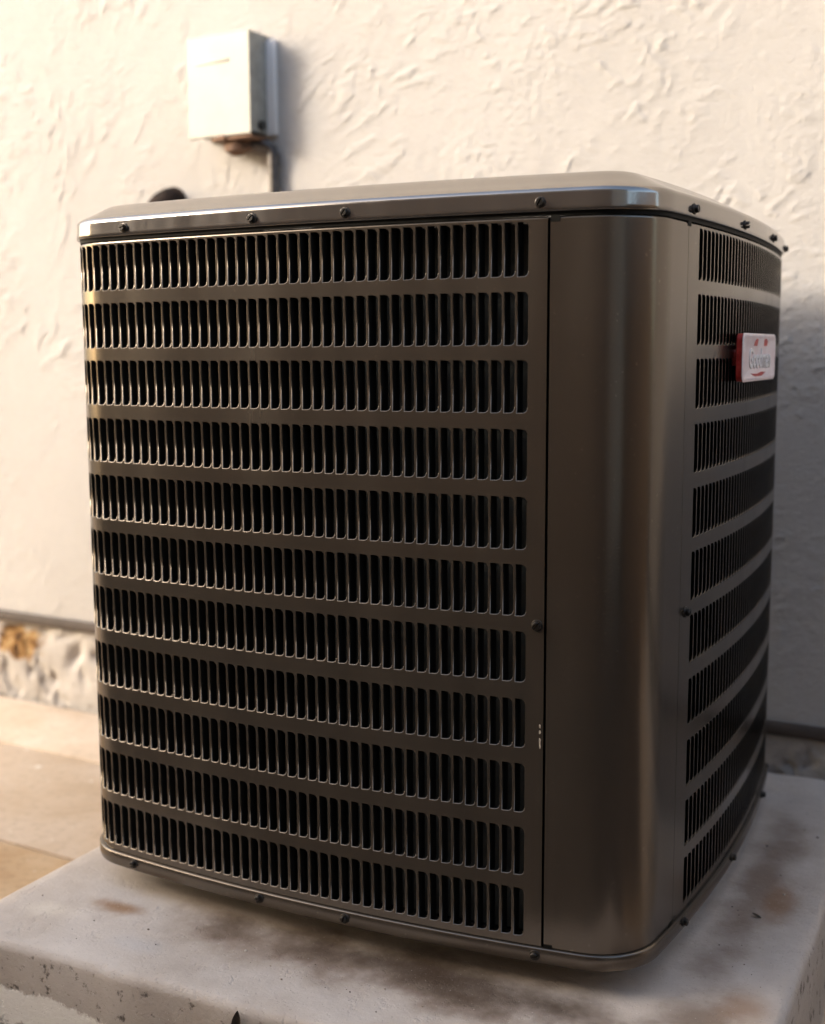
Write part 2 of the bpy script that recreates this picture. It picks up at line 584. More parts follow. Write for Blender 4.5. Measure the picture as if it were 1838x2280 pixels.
# foundation, rough and pitted
fx = np.linspace(-2.2, 1.4, 700)
fz = np.linspace(ZG - 0.03, 0.036, 40)
FX, FZ = np.meshgrid(fx, fz)
FH = 0.0028 * fbm(FX * 13, FZ * 17, 101, 5, 0.62) - 0.007 * sstep(0.20, 0.42, fbm(FX * 17, FZ * 13, 111, 4)) + 0.001
hole = np.exp(-(((FX + 1.335) / 0.06) ** 2 + ((FZ - 0.022) / 0.014) ** 2)) + 0.8 * np.exp(-(((FX + 1.27) / 0.02) ** 2 + ((FZ - 0.02) / 0.012) ** 2))
hole += 0.9 * np.exp(-(((FX + 1.175 - 0.5 * (FZ + 0.03)) / 0.018) ** 2 + ((FZ + 0.025) / 0.028) ** 2)) + 0.8 * np.exp(-(((FX + 1.11) / 0.012) ** 2 + ((FZ + 0.018) / 0.012) ** 2))
hole += 0.7 * np.exp(-(((FX + 1.24) / 0.008) ** 2 + ((FZ + 0.085) / 0.018) ** 2)) + 0.7 * np.exp(-(((FX + 1.31) / 0.01) ** 2 + ((FZ + 0.075) / 0.012) ** 2))
FH = FH - 0.02 * np.clip(hole, 0, 1.2)
co = np.stack([FX + nvec.x * FH, W0 + WY * FX + nvec.y * FH, FZ], -1).reshape(-1, 3)
n_, k_ = len(fx), len(fz)
fc = [(r_ * n_ + c_, r_ * n_ + c_ + 1, (r_ + 1) * n_ + c_ + 1, (r_ + 1) * n_ + c_) for r_ in range(k_ - 1) for c_ in range(n_ - 1)]
wparent(add('foundation', mesh_from('foundation', co, fc, FOUND)))

# ------------------------------------------------------------------ concrete pad
PX0, PX1, PY0, PY1 = -0.409, 0.4832, -0.513, 0.4217
PZ = -0.010
pad = empty('concrete_pad', ((PX0 + PX1) / 2, (PY0 + PY1) / 2, ZG))
tag(pad, 'stained grey concrete equipment pad under the air conditioner', 'concrete pad')
bm = bmesh.new()
prt = random.Random(5)
N = 46
def pad_ring(inset, z, jit):
    pts = []
    lx, ly = PX1 - PX0 - 2 * inset, PY1 - PY0 - 2 * inset
    for side_ in range(4):
        for k in range(N):
            t = k / N
            if side_ == 0: p = (-lx / 2 + lx * t, -ly / 2)
            elif side_ == 1: p = (lx / 2, -ly / 2 + ly * t)
            elif side_ == 2: p = (lx / 2 - lx * t, ly / 2)
            else: p = (-lx / 2, ly / 2 - ly * t)
            n = np.array([p[0] * 9.0, p[1] * 9.0])
            j = float(fbm(np.array([n[0]]), np.array([n[1]]), 7, 3)[0]) * jit
            pts.append(bm.verts.new((p[0] + (j if side_ in (1, 3) else 0), p[1] + (j if side_ in (0, 2) else 0), z - ZG + j * 0.35)))
    return pts
rings = [pad_ring(-0.004, ZG - 0.02, 0.004), pad_ring(0.0, PZ - 0.07, 0.005), pad_ring(0.0005, PZ - 0.012, 0.004), pad_ring(0.004, PZ - 0.0035, 0.004), pad_ring(0.010, PZ - 0.0006, 0.003), pad_ring(0.030, PZ, 0.001)]
for A, B in zip(rings, rings[1:]):
    for k in range(len(A)):
        bm.faces.new((A[k], A[(k + 1) % len(A)], B[(k + 1) % len(A)], B[k]))
bm.faces.new(rings[-1])
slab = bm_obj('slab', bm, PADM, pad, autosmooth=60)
pad.rotation_euler = (0, 0, 0.0)

# ------------------------------------------------------------------ air conditioner: outline
A_, RS, RC = 0.37, 2.3419, 0.0690
d_ = A_ - RS
B_ = -2 * d_
C_ = d_ * d_ - (RS - RC) ** 2
cc = (-B_ + math.sqrt(B_ * B_ - 8 * C_)) / 4
th = math.atan2(cc - d_, cc)
pts, nrm = [], []
for i in range(4):
    ro = -math.pi / 2 * 2 + math.pi / 2 * i          # start with the front (y = -a), then the right side ...
    cs, sn = math.cos(ro), math.sin(ro)
    def rotp(x, y): return (x * cs - y * sn, x * sn + y * cs)
    # side at +y seen in its own frame, walked so that the outline runs front -> right -> back -> left
    for t in np.linspace(th, math.pi - th, 241)[:-1]:
        pts.append(rotp(RS * math.cos(t), d_ + RS * math.sin(t))); nrm.append(rotp(math.cos(t), math.sin(t)))
    for t in np.linspace(math.pi - th, math.pi / 2 + th, 81)[:-1] if False else np.linspace(math.pi - th, math.pi - (math.pi / 2 - th), 2)[:0]:
        pass
    for t in np.linspace(0, 1, 81)[:-1]:
        a = (math.pi - th) + t * (math.pi / 2 - 2 * (math.pi / 2 - th))
        pts.append(rotp(-cc + RC * math.cos(a), cc + RC * math.sin(a))); nrm.append(rotp(math.cos(a), math.sin(a)))
PT = np.array(pts); NM = np.array(nrm)
seg = np.linalg.norm(np.roll(PT, -1, 0) - PT, axis=1)
SS = np.concatenate([[0], np.cumsum(seg)])
LL = SS[-1]
PTc = np.vstack([PT, PT[:1]]); NMc = np.vstack([NM, NM[:1]])
S_FRONT = SS[120]          # middle of the front


def foot(s, off=0.0):
    """point and outward normal of the outline, s metres to the right of the middle of the front"""
    q_ = (s + S_FRONT) % LL
    x = np.interp(q_, SS, PTc[:, 0]); y = np.interp(q_, SS, PTc[:, 1])
    a = np.interp(q_, SS, NMc[:, 0]); b = np.interp(q_, SS, NMc[:, 1])
    ln = math.hypot(a, b)
    a, b = a / ln, b / ln
    return (x + off * a, y + off * b), (a, b)


QS = LL / 4                # middle of the right side
ac = empty('air_conditioner', (0, 0, 0))
tag(ac, 'tall taupe metal air conditioner with louvered sides standing on the concrete pad', 'air conditioner')


def s_samples(s0, s1, step=0.012):
    n = max(2, int(abs(s1 - s0) / step) + 1)
    return list(np.linspace(s0, s1, n))


def loft(name, prof, mat, s_list=None, closed=True, parent=ac, fill_top=False, fill_bottom=False, autosmooth=50):
    """sweep a profile of (offset, z) along the outline"""
    if s_list is None:
        s_list = list(np.linspace(0, LL, 321)[:-1])
    bm = bmesh.new()
    rings = []
    for off, z in prof:
        ring = []
        for s in s_list:
            p, n = foot(s, off)
            ring.append(bm.verts.new((p[0], p[1], z)))
        rings.append(ring)
    m_ = len(s_list)
    for A, B in zip(rings, rings[1:]):
        for k in range(m_ if closed else m_ - 1):
            bm.faces.new((A[k], A[(k + 1) % m_], B[(k + 1) % m_], B[k]))
    if fill_top: bm.faces.new(rings[-1])
    if fill_bottom: bm.faces.new(list(reversed(rings[0])))
    return bm_obj(name, bm, mat, parent, autosmooth=autosmooth)


# top cover
def arc(c, r, a0, a1, n):
    return [(c[0] + r * math.cos(R(a0 + (a1 - a0) * k / n)), c[1] + r * math.sin(R(a0 + (a1 - a0) * k / n))) for k in range(n + 1)]

capprof = [(-0.012, 0.7636), (0.0012, 0.7632), (0.0024, 0.7624), (0.0033, 0.7632), (0.0031, 0.7665), (0.0025, 0.7775)]
capprof += arc((-0.0045, 0.7778), 0.0070, 8, 62, 6)
capprof += [(-0.012, 0.7890), (-0.020, 0.7932), (-0.028, 0.7975)]
capprof += [(-0.0325, 0.7997), (-0.0360, 0.8012), (-0.041, 0.8024), (-0.048, 0.8030), (-0.075, 0.8036)]
s_all = list(np.linspace(0, LL, 321)[:-1])
bm = bmesh.new()
crings = [[bm.verts.new((*foot(s, o_)[0], z_)) for s in s_all] for o_, z_ in capprof]
FAN = 0.255
for k_, (rad_, z_) in enumerate(((0.285, 0.8042), (FAN + 0.006, 0.8046), (FAN, 0.8030), (FAN - 0.002, 0.7800))):
    ring = []
    for s in s_all:
        p = foot(s, -0.075)[0]
        ln = math.hypot(*p)
        ring.append(bm.verts.new((p[0] / ln * rad_, p[1] / ln * rad_, z_)))
    crings.append(ring)
for A, B in zip(crings, crings[1:]):
    for k in range(len(A)):
        bm.faces.new((A[k], A[(k + 1) % len(A)], B[(k + 1) % len(B)], B[k]))
bm_obj('top_cover', bm, CAPP, ac, autosmooth=60)
# wire guard over the fan opening, and the fan under it
bm = bmesh.new()
for rad_ in [0.262 - 0.016 * k for k in range(14)]:
    n_seg = 48
    tube(bm, [(rad_ * math.cos(2 * math.pi * k / n_seg), rad_ * math.sin(2 * math.pi * k / n_seg), 0.8075) for k in range(n_seg + 1)], 0.0014, 5, caps=False)
for k in range(8):
    a = math.pi / 4 * k
    tube(bm, [(0.05 * math.cos(a), 0.05 * math.sin(a), 0.8102), (0.266 * math.cos(a), 0.266 * math.sin(a), 0.8102)], 0.0018, 6)
bm_obj('fan_guard', bm, SCREW, ac, smooth=True)
bm = bmesh.new()
tube(bm, [(0, 0, 0.765), (0, 0, 0.792), (0, 0, 0.796)], [0.055, 0.055, 0.045], 24)
bm_obj('fan_hub', bm, RUBBER, ac, autosmooth=40)
for k in range(4):
    bm = bmesh.new()
    rows_ = []
    for j in range(7):
        t = j / 6
        rd = 0.05 + 0.195 * t
        wd = 0.35 + 0.25 * t
        rows_.append([bm.verts.new((rd * math.cos(a0), rd * math.sin(a0), 0.779 + zz)) for a0, zz in ((k * math.pi / 2, 0.009), (k * math.pi / 2 + wd * 0.5, 0.001), (k * math.pi / 2 + wd, -0.010))])
    for A, B in zip(rows_, rows_[1:]):
        for q_ in range(2): bm.faces.new((A[q_], A[q_ + 1], B[q_ + 1], B[q_]))
    bm_obj('fan_blade', bm, RUBBER, ac, smooth=True)

loft('gap_shade', [(-0.0008, 0.7584), (-0.0004, 0.7634)], BLADE)  # dark strip added as the shade in the gap under the cover

# base pan
baseprof = [(-0.02, 0.0200), (0.0005, 0.0200), (0.0028, 0.0212), (0.0036, 0.0240), (0.0036, 0.0352), (0.0030, 0.0366), (0.0016, 0.0372), (-0.004, 0.0372), (-0.012, 0.0372)]
loft('base_pan', baseprof, PAINT, fill_bottom=True, fill_top=True, autosmooth=45)
for fx_, fy_ in ((-0.26, -0.26), (0.26, -0.26), (0.26, 0.26), (-0.26, 0.26)):
    bm = bmesh.new()
    bm_box(bm, (fx_, fy_, (0.0199 + PZ) / 2), (0.06, 0.06, 0.0199 - PZ), 0.003)
    bm_obj('foot', bm, RUBBER, ac)

# coil behind the louvers
loft('condenser_coil', [(-0.030, 0.038), (-0.030, 0.755)], COIL, fill_top=True, fill_bottom=True)

# ------------------------------------------------------------------ louvered panels
ROWT = [.7541, .6895, .6252, .5593, .4938, .4277, .3611, .2931, .2270, .1610, .0971]
ROWB = [.7028, .6383, .5739, .5085, .4413, .3754, .3090, .2422, .1754, .1096, .0450]
PITCH, HOLE = 0.0130, 0.0121
ZB, ZT = 0.0380, 0.7552
TOPLIP = [(0.0, ZT), (-0.0008, 0.7568), (-0.0022, 0.7580), (-0.0045, 0.7586), (-0.014, 0.7588)]


def panel(name, s0, s1, holes):
    """pressed sheet from s0 to s1; holes are (left, right) of each louver slot"""
    V, F, NN = [], [], []
    cache = {}
    def vert(s, z, depth=0.0, nz=None):
        key = (round(s, 6), round(z, 6), round(depth, 6), nz is not None)
        if nz is None and key in cache: return cache[key]
        p, n = foot(s, -depth)
        V.append((p[0], p[1], z))
        if nz is None:
            NN.append((n[0], n[1], 0)); cache[key] = len(V) - 1
        else:
            t = (-n[1], n[0])
            v3 = Vector((t[0] * nz[0] + n[0] * nz[1], t[1] * nz[0] + n[1] * nz[1], nz[2])).normalized()
            NN.append(tuple(v3))
        return len(V) - 1
    hs = sorted(holes)
    m_ = (PITCH - HOLE) / 2
    cells = [(a - m_, b + m_) for a, b in hs]
    lines = s_samples(s0, cells[0][0], 0.01) if hs else s_samples(s0, s1, 0.008)
    if hs:
        lines += [c_[1] for c_ in cells] + s_samples(cells[-1][1], s1, 0.01)[1:]
    zl = [ZT]
    if hs:
        for a, b in zip(ROWT, ROWB): zl += [min(a + 0.0009, ZT - 0.0001), b - 0.0018]
    zl.append(ZB)
    cellstarts = {round(c_[0], 6) for c_ in cells}
    for li in range(len(lines) - 1):
        sa, sb = lines[li], lines[li + 1]
        is_cell = round(sa, 6) in cellstarts
        for zi in range(len(zl) - 1):
            row_zone = hs and zi % 2 == 1
            if row_zone and is_cell: continue
            F.append((vert(sa, zl[zi + 1]), vert(sb, zl[zi + 1]), vert(sb, zl[zi]), vert(sa, zl[zi])))
    fr = 0.0062
    for (ca, cb), (ha, hb) in zip(cells, hs):
        for r_ in range(len(ROWT) if hs else 0):
            zt, zb = ROWT[r_], ROWB[r_]
            ozt, ozb = zl[1 + 2 * r_], zl[2 + 2 * r_]
            def outline(ins):
                l_, r2, b_, t_, f_ = ha + ins, hb - ins, zb + ins, zt - ins, fr - ins
                o = [((l_, b_), (0.2, 0, 1))]
                for k in range(5):
                    a = -math.pi / 2 + math.pi / 2 * k / 4
                    o.append(((r2 - f_ + f_ * math.cos(a), b_ + f_ + f_ * math.sin(a)), (-math.cos(a), 0, -math.sin(a))))
                for k in range(5):
                    a = math.pi / 2 * k / 4
                    o.append(((r2 - f_ + f_ * math.cos(a), t_ - f_ + f_ * math.sin(a)), (-math.cos(a), 0, -math.sin(a))))
                o.append(((l_, t_), (0.2, 0, -1)))
                return o
            o0 = outline(0)
            h = [vert(p[0], p[1]) for p, n in o0]
            BL, BR, TR, TL = vert(ca, ozb), vert(cb, ozb), vert(cb, ozt), vert(ca, ozt)
            F.append((BL, BR, h[1], h[0]))
            for k in range(1, 5): F.append((BR, h[k + 1], h[k]))
            F.append((BR, TR, h[6], h[5]))
            for k in range(6, 10): F.append((TR, h[k + 1], h[k]))
            F.append((TR, TL, h[11], h[10]))
            F.append((TL, BL, h[0], h[11]))
            # the rolled rim of the slot
            ra = [vert(p[0], p[1], 0.0, (0, 0.95, n[2] * 0.40)) for p, n in o0]
            def dp(n, k): return (0.0002 + 0.0013 * max(0.0, n[2]) ** 2) * k
            rb_ = [vert(p[0], p[1], dp(n, 0.4), (0, 0.8, n[2])) for p, n in outline(0.0006)]
            rc_ = [vert(p[0], p[1], dp(n, 1.0), (n[0] * 0.1, 0.25, n[2])) for p, n in outline(0.0009)]
            for P_, Q_ in ((ra, rb_), (rb_, rc_)):
                for k in range(11):
                    F.append((P_[k], P_[k + 1], Q_[k + 1], Q_[k]))
                F.append((P_[11], P_[0], Q_[0], Q_[11]))
    # rolled upper lip and side returns
    prev = [vert(s, ZT) for s in lines]
    for j, (o_, z_) in enumerate(TOPLIP[1:]):
        nzv = ((0, 0.85, 0.5), (0, 0.5, 0.85), (0, 0.2, 1), (0, 0.0, 1))[j]
        cur = [vert(s, z_, -o_, nzv) for s in lines]
        for k in range(len(lines) - 1):
            F.append((prev[k], prev[k + 1], cur[k + 1], cur[k]))
        prev = cur
    for s, dr in ((s0, -1), (s1, 1)):
        a0, a1 = vert(s, ZB, 0, (dr * 0.7, 0.7, 0)), vert(s, ZT, 0, (dr * 0.7, 0.7, 0))
        b0, b1 = vert(s, ZB, 0.0008, (dr, 0.2, 0)), vert(s, ZT, 0.0008, (dr, 0.2, 0))
        c0, c1 = vert(s, ZB, 0.012, (dr, 0, 0)), vert(s, ZT, 0.012, (dr, 0, 0))
        F.append((a0, a1, b1, b0)); F.append((b0, b1, c1, c0))
    me_ = mesh_from(name, V, F, PAINT, True, NN)
    return add(name, me_, ac)


S_SEAM, S_SEAM2 = 0.2535, QS - 0.2470
front_holes = [(0.2347 - PITCH * k - HOLE, 0.2347 - PITCH * k) for k in range(56)]
right_holes = [(QS - 0.2157 + PITCH * k, QS - 0.2157 + PITCH * k + HOLE) for k in range(50)]
S_LEFT_END = front_holes[-1][0] - 0.03
S_RIGHT_END = right_holes[-1][1] + 0.03
GAP = 0.0013
pf = panel('louver_panel', S_LEFT_END, S_SEAM - GAP, front_holes)
pf['label'] = 'louvered panel on the broad front face'
pr = panel('louver_panel', S_SEAM2 + 0.0004, S_RIGHT_END, right_holes)
pr['label'] = 'louvered panel on the narrow right face carrying the badge'
post = panel('corner_post', S_SEAM + GAP, S_SEAM2 - 0.0004, [])
panel('rear_panel', S_RIGHT_END + 0.001, LL + S_LEFT_END - 0.001, [])
# dark channel behind the front seam
loft('seam_channel', [(-0.006, 0.039), (-0.006, 0.7575)], BLADE, s_list=[S_SEAM - 0.006, S_SEAM, S_SEAM + 0.006], closed=False)


def blade_mesh(h):
    """curved louver blade: hinged on the slot's left edge, sweeping inwards"""
    cs = [(-0.0005, 0.0006), (0.0005, 0.0016), (0.0014, 0.0034), (0.0022, 0.0056), (0.0028, 0.0085), (0.0031, 0.0120)]
    V, F = [], []
    for th_ in (0.0, 0.0009):
        for x, dp in cs:
            for z in (0, h):
                V.append((x - th_ * 0.8, dp + th_ * 0.6, z))
    n = len(cs)
    for k in range(n - 1):
        a = 2 * k
        F.append((a, a + 2, a + 3, a + 1))
        b = 2 * n + 2 * k
        F.append((b, b + 1, b + 3, b + 2))
    F.append((2 * n - 2, 4 * n - 2, 4 * n - 1, 2 * n - 1))
    return V, F


def blade_matrix(s, z):
    p, n = foot(s)
    t = (-n[1], n[0])
    return Matrix(((t[0], -n[0], 0, p[0]), (t[1], -n[1], 0, p[1]), (0, 0, 1, z), (0, 0, 0, 1)))


blade_meshes = []
for r_ in range(11):
    V, F = blade_mesh(ROWT[r_] - ROWB[r_] + 0.002)
    blade_meshes.append((mesh_from('louver', V, F, BLADE, True), V, F))
for col in range(27):
    for r_ in range(11):
        o = add('louver', blade_meshes[r_][0], pf)
        o.matrix_local = blade_matrix(front_holes[col][0], ROWB[r_] - 0.001)


def joined_blades(holes, parent):
    V, F = [], []
    for a, b in holes:
        for r_ in range(11):
            mt_ = blade_matrix(a, ROWB[r_] - 0.001)
            base = len(V)
            V += [tuple(mt_ @ Vector(v_)) for v_ in blade_meshes[r_][1]]
            F += [tuple(i_ + base for i_ in f_) for f_ in blade_meshes[r_][2]]
    o = add('louver', mesh_from('louver', V, F, BLADE, True), parent)
    o['kind'] = 'stuff'


joined_blades(front_holes[27:], pf)
joined_blades(right_holes, pr)

# ------------------------------------------------------------------ screws
def screw_mesh():
    bm = bmesh.new()
    n = 18
    def ring(r, z): return [bm.verts.new((r * math.cos(2 * math.pi * k / n), r * math.sin(2 * math.pi * k / n), z)) for k in range(n)]
    rr_ = [ring(0.0050, -0.001), ring(0.0052, 0.0004), ring(0.0048, 0.0011), ring(0.0040, 0.0014)]
    for A, B in zip(rr_, rr_[1:]):
        for k in range(n): bm.faces.new((A[k], A[(k + 1) % n], B[(k + 1) % n], B[k]))
    bm.faces.new(rr_[-1])
    # slotted head: two halves with the driver slot between them
    for sgn in (1, -1):
        lo, mid, hi = [], [], []
        a0 = math.asin(0.0007 / 0.0037)
        for k in range(9):
            a = a0 + (math.pi - 2 * a0) * k / 8
            for lst, r_, z in ((lo, 0.0037, 0.0012), (mid, 0.0037, 0.0040), (hi, 0.0031, 0.0047)):
                lst.append(bm.verts.new((r_ * math.cos(a), sgn * max(0.0007, r_ * math.sin(a)), z)))
        for A, B in ((lo, mid), (mid, hi)):
            for k in range(8): bm.faces.new((A[k], A[k + 1], B[k + 1], B[k]))
            bm.faces.new((A[8], A[0], B[0], B[8]))
        bm.faces.new(hi)
    bmesh.ops.recalc_face_normals(bm, faces=bm.faces)
    for e in bm.edges:
        if len(e.link_faces) == 2 and e.calc_face_angle(0) > R(35): e.smooth = False
    for f in bm.faces: f.smooth = True
    me_ = bpy.data.meshes.new('screw')
    bm.to_mesh(me_); bm.free()
    me_.materials.append(SCREW)
    return me_


SCR = screw_mesh()


def screw(s, z, off, rot, tilt=0.0, k=1.06):
    p, n = foot(s, off)
    zax = Vector((n[0], n[1], tilt)).normalized()
    xax = Vector((-n[1], n[0], 0))
    yax = zax.cross(xax)
    mt_ = Matrix(((xax.x, yax.x, zax.x, p[0]), (xax.y, yax.y, zax.y, p[1]), (xax.z, yax.z, zax.z, z), (0, 0, 0, 1)))
    o = add('screw', SCR, ac)
    o.matrix_local = mt_ @ Matrix.Rotation(R(rot), 4, 'Z') @ Matrix.Scale(k, 4)


for s, rot in ((-0.2437, 20), (-0.0663, 45), (0.0439, 55), (0.2457, 62)):
    screw(s, 0.7706, 0.0030, rot, 0.05)
for y, rot in ((-0.2415, 80), (-0.0574, 15), (0.1246, 40), (0.30, 70)):
    screw(QS + y, 0.7700, 0.0030, rot, 0.05)
screw(0.2452, 0.3677, 0.0002, 50, 0, 1.15)
screw(QS - 0.2313, 0.3672, 0.0002, 30, 0, 1.15)
for s, rot in ((-0.2620, 10), (-0.0757, 35), (0.0342, 75), (0.2466, 20)):
    screw(s, 0.0295, 0.0036, rot)
for y, rot in ((-0.2229, 0), (-0.0304, 50), (0.1985, 30), (0.3197, 60)):
    screw(QS + y, 0.0300, 0.0036, rot)


# dark patches standing in for shaded notches beside the seams, and paint chips by the front seam
def patch(name, s0, s1, z0, z1, d, mat, thick=0.0006):
    bm = bmesh.new()
    sl = s_samples(s0, s1, 0.004)
    vs = [[bm.verts.new((*foot(s, o_)[0], z)) for s in sl] for o_ in (d - thick, d) for z in (z0, z1)]
    a, b, c_, e = vs
    for k in range(len(sl) - 1):
        bm.faces.new((c_[k], c_[k + 1], e[k + 1], e[k]))
        bm.faces.new((a[k], a[k + 1], c_[k + 1], c_[k]))
        bm.faces.new((b[k], b[k + 1], e[k + 1], e[k]))
    for k in (0, len(sl) - 1): bm.faces.new((a[k], b[k], e[k], c_[k]))
    return bm_obj(name, bm, mat, ac)


patch('notch_shade', S_SEAM + 0.0016, S_SEAM + 0.0105, 0.7530, 0.7590, 0.0004, BLADE)
patch('notch_shade', S_SEAM + 0.0013, S_SEAM + 0.010, 0.0373, 0.0410, 0.0004, BLADE)
patch('notch_shade', S_SEAM2 - 0.003, S_SEAM2 + 0.006, 0.7535, 0.7590, 0.0004, BLADE)
patch('notch_shade', S_SEAM2 - 0.010, S_SEAM2 + 0.002, 0.0373, 0.0410, 0.0004, BLADE)
crt = random.Random(4)
for zc in (0.2665, 0.2605, 0.2525, 0.2490, 0.2465):
    bm = bmesh.new()
    p, n = foot(0.2490, 0.0003)
    t = (-n[1], n[0])
    k = 8
    rr_ = []
    for i in range(k):
        a = 2 * math.pi * i / k
        rx, rz = 0.0011 * crt.uniform(0.5, 1.1), 0.0030 * crt.uniform(0.5, 1.0)
        rr_.append((rx * math.cos(a), rz * math.sin(a)))
    lo = [bm.verts.new((p[0] + t[0] * u_ - n[0] * 0.0004, p[1] + t[1] * u_ - n[1] * 0.0004, zc + w_)) for u_, w_ in rr_]
    hi = [bm.verts.new((p[0] + t[0] * u_ * 0.9, p[1] + t[1] * u_ * 0.9, zc + w_ * 0.9)) for u_, w_ in rr_]
    bm.faces.new(hi)
    for i in range(k): bm.faces.new((lo[i], lo[(i + 1) % k], hi[(i + 1) % k], hi[i]))
    bm_obj('paint_chip', bm, CHIP, ac)

# ------------------------------------------------------------------ badge
BS = QS - 0.004
p, n = foot(BS, 0.0)
tx = Vector((-n[1], n[0], 0)); nn = Vector((n[0], n[1], 0))
BM = Matrix(((tx.x, 0, nn.x, p[0]), (tx.y, 0, nn.y, p[1]), (0, 1, 0, 0.6250), (0, 0, 0, 1)))   # local x along panel, y up, z outwards
BWID, BHGT = 0.188, 0.0530
badge = bpy.data.objects.new('badge', None)
link(badge, ac)
badge.matrix_local = BM
badge.empty_display_size = 0.02
badge['label'] = 'small white and red maker badge on the right face'


def rrect(w, h, r, n=6):
    o = []
    for cx_, cy_, a0 in ((w / 2 - r, -h / 2 + r, -90), (w / 2 - r, h / 2 - r, 0), (-w / 2 + r, h / 2 - r, 90), (-w / 2 + r, -h / 2 + r, 180)):
        for k in range(n + 1):
            a = R(a0 + 90 * k / n)
            o.append((cx_ + r * math.cos(a), cy_ + r * math.sin(a)))
    return o


def plate(name, loops, mat, parent):
    bm = bmesh.new()
    rings = [[bm.verts.new((x, y, z)) for x, y in rrect(w, h, r)] for w, h, r, z in loops]
    for A, B in zip(rings, rings[1:]):
        for k in range(len(A)): bm.faces.new((A[k], A[(k + 1) % len(A)], B[(k + 1) % len(A)], B[k]))
    bm.faces.new(list(reversed(rings[0]))); bm.faces.new(rings[-1])
    return bm_obj(name, bm, mat, parent, autosmooth=40)


plate('mount', [(0.15, 0.018, 0.004, -0.004), (0.15, 0.018, 0.004, 0.0050)], RED, badge)
plate('body', [(BWID - 0.004, BHGT - 0.003, 0.007, 0.0045), (BWID - 0.001, BHGT - 0.0005, 0.008, 0.0055), (BWID - 0.001, BHGT - 0.0005, 0.008, 0.0115)], RED, badge)
plate('face', [(BWID + 0.0006, BHGT + 0.0006, 0.0085, 0.0115), (BWID + 0.0006, BHGT + 0.0006, 0.0085, 0.0122), (BWID - 0.002, BHGT - 0.002, 0.0075, 0.0130), (BWID - 0.008, BHGT - 0.008, 0.006, 0.0130),
               (BWID - 0.010, BHGT - 0.010, 0.005, 0.0125)], FACE, badge)


def text_mesh(name, body, size, mat, loc, depth, bold=0.0):
    cu = bpy.data.curves.new(name, 'FONT')
    cu.body = body
    cu.size = size
    cu.align_x = 'CENTER'
    cu.align_y = 'CENTER'
    cu.extrude = depth
    cu.offset = bold
    cu.resolution_u = 3
    tmp = bpy.data.objects.new('tmp', cu)
    COL.objects.link(tmp)
    bpy.context.view_layer.update()
    me_ = bpy.data.meshes.new_from_object(tmp.evaluated_get(bpy.context.evaluated_depsgraph_get()))
    bpy.data.objects.remove(tmp)
    bpy.data.curves.remove(cu)
    me_.materials.clear()
    me_.materials.append(mat)
    o = add(name, me_, badge)
    o.location = loc
    return o


text_mesh('lettering_shadow', 'Goodman', 0.031, OUTLINE, (0.0006, -0.0025, 0.0126), 0.0003, 0.0008)
text_mesh('lettering', 'Goodman', 0.031, WHITE, (0.0, -0.002, 0.0129), 0.0005, 0.0004)


def red_mark(pts_):
    bm = bmesh.new()
    lo = [bm.verts.new((x, y, 0.0120)) for x, y in pts_]
    hi = [bm.verts.new((x, y, 0.0128)) for x, y in pts_]
    bm.faces.new(hi)
    for k in range(len(pts_)): bm.faces.new((lo[k], lo[(k + 1) % len(pts_)], hi[(k + 1) % len(pts_)], hi[k]))
    bm_obj('emblem', bm, RED, badge)


red_mark([(-0.036, 0.0128), (-0.018, 0.0128), (-0.010, 0.0205), (-0.020, 0.0212), (-0.032, 0.0165)])
red_mark([(0.022, 0.0128), (0.040, 0.0128), (0.046, 0.0180), (0.038, 0.0212), (0.026, 0.0205)])
red_mark([(-0.050, -0.0178), (-0.026, -0.0214), (0.012, -0.0214), (0.036, -0.0172), (0.010, -0.0166), (-0.014, -0.0188)])

# ------------------------------------------------------------------ box on the wall
def wmat(x, z, out=0.0):
    return Matrix.Translation(wall_pt(x, z, out)) @ Matrix.Rotation(WROT, 4, 'Z')


XB0, XB1, ZB0, ZB1, DB = -0.759, -0.617, 1.026, 1.208, 0.064
xc, zc_ = (XB0 + XB1) / 2, (ZB0 + ZB1) / 2
box = empty('disconnect_box')
box.matrix_world = wmat(xc, zc_)
tag(box, 'cream electrical disconnect box mounted on the stucco wall above the conduit', 'electrical box')


def wbox(name, c, s, mat, parent, bev=0.002):
    bm = bmesh.new()
    bm_box(bm, c, s, bev)
    return bm_obj(name, bm, mat, parent, autosmooth=40)


w_, h_ = XB1 - XB0, ZB1 - ZB0
wbox('enclosure', (0, -0.030, 0.002), (w_ - 0.004, 0.060, h_ - 0.006), GREY, box, 0.002)
wbox('back_plate', (0.009, -0.0045, -0.003), (w_ + 0.016, 0.009, h_ - 0.012), CAULK, box, 0.002)
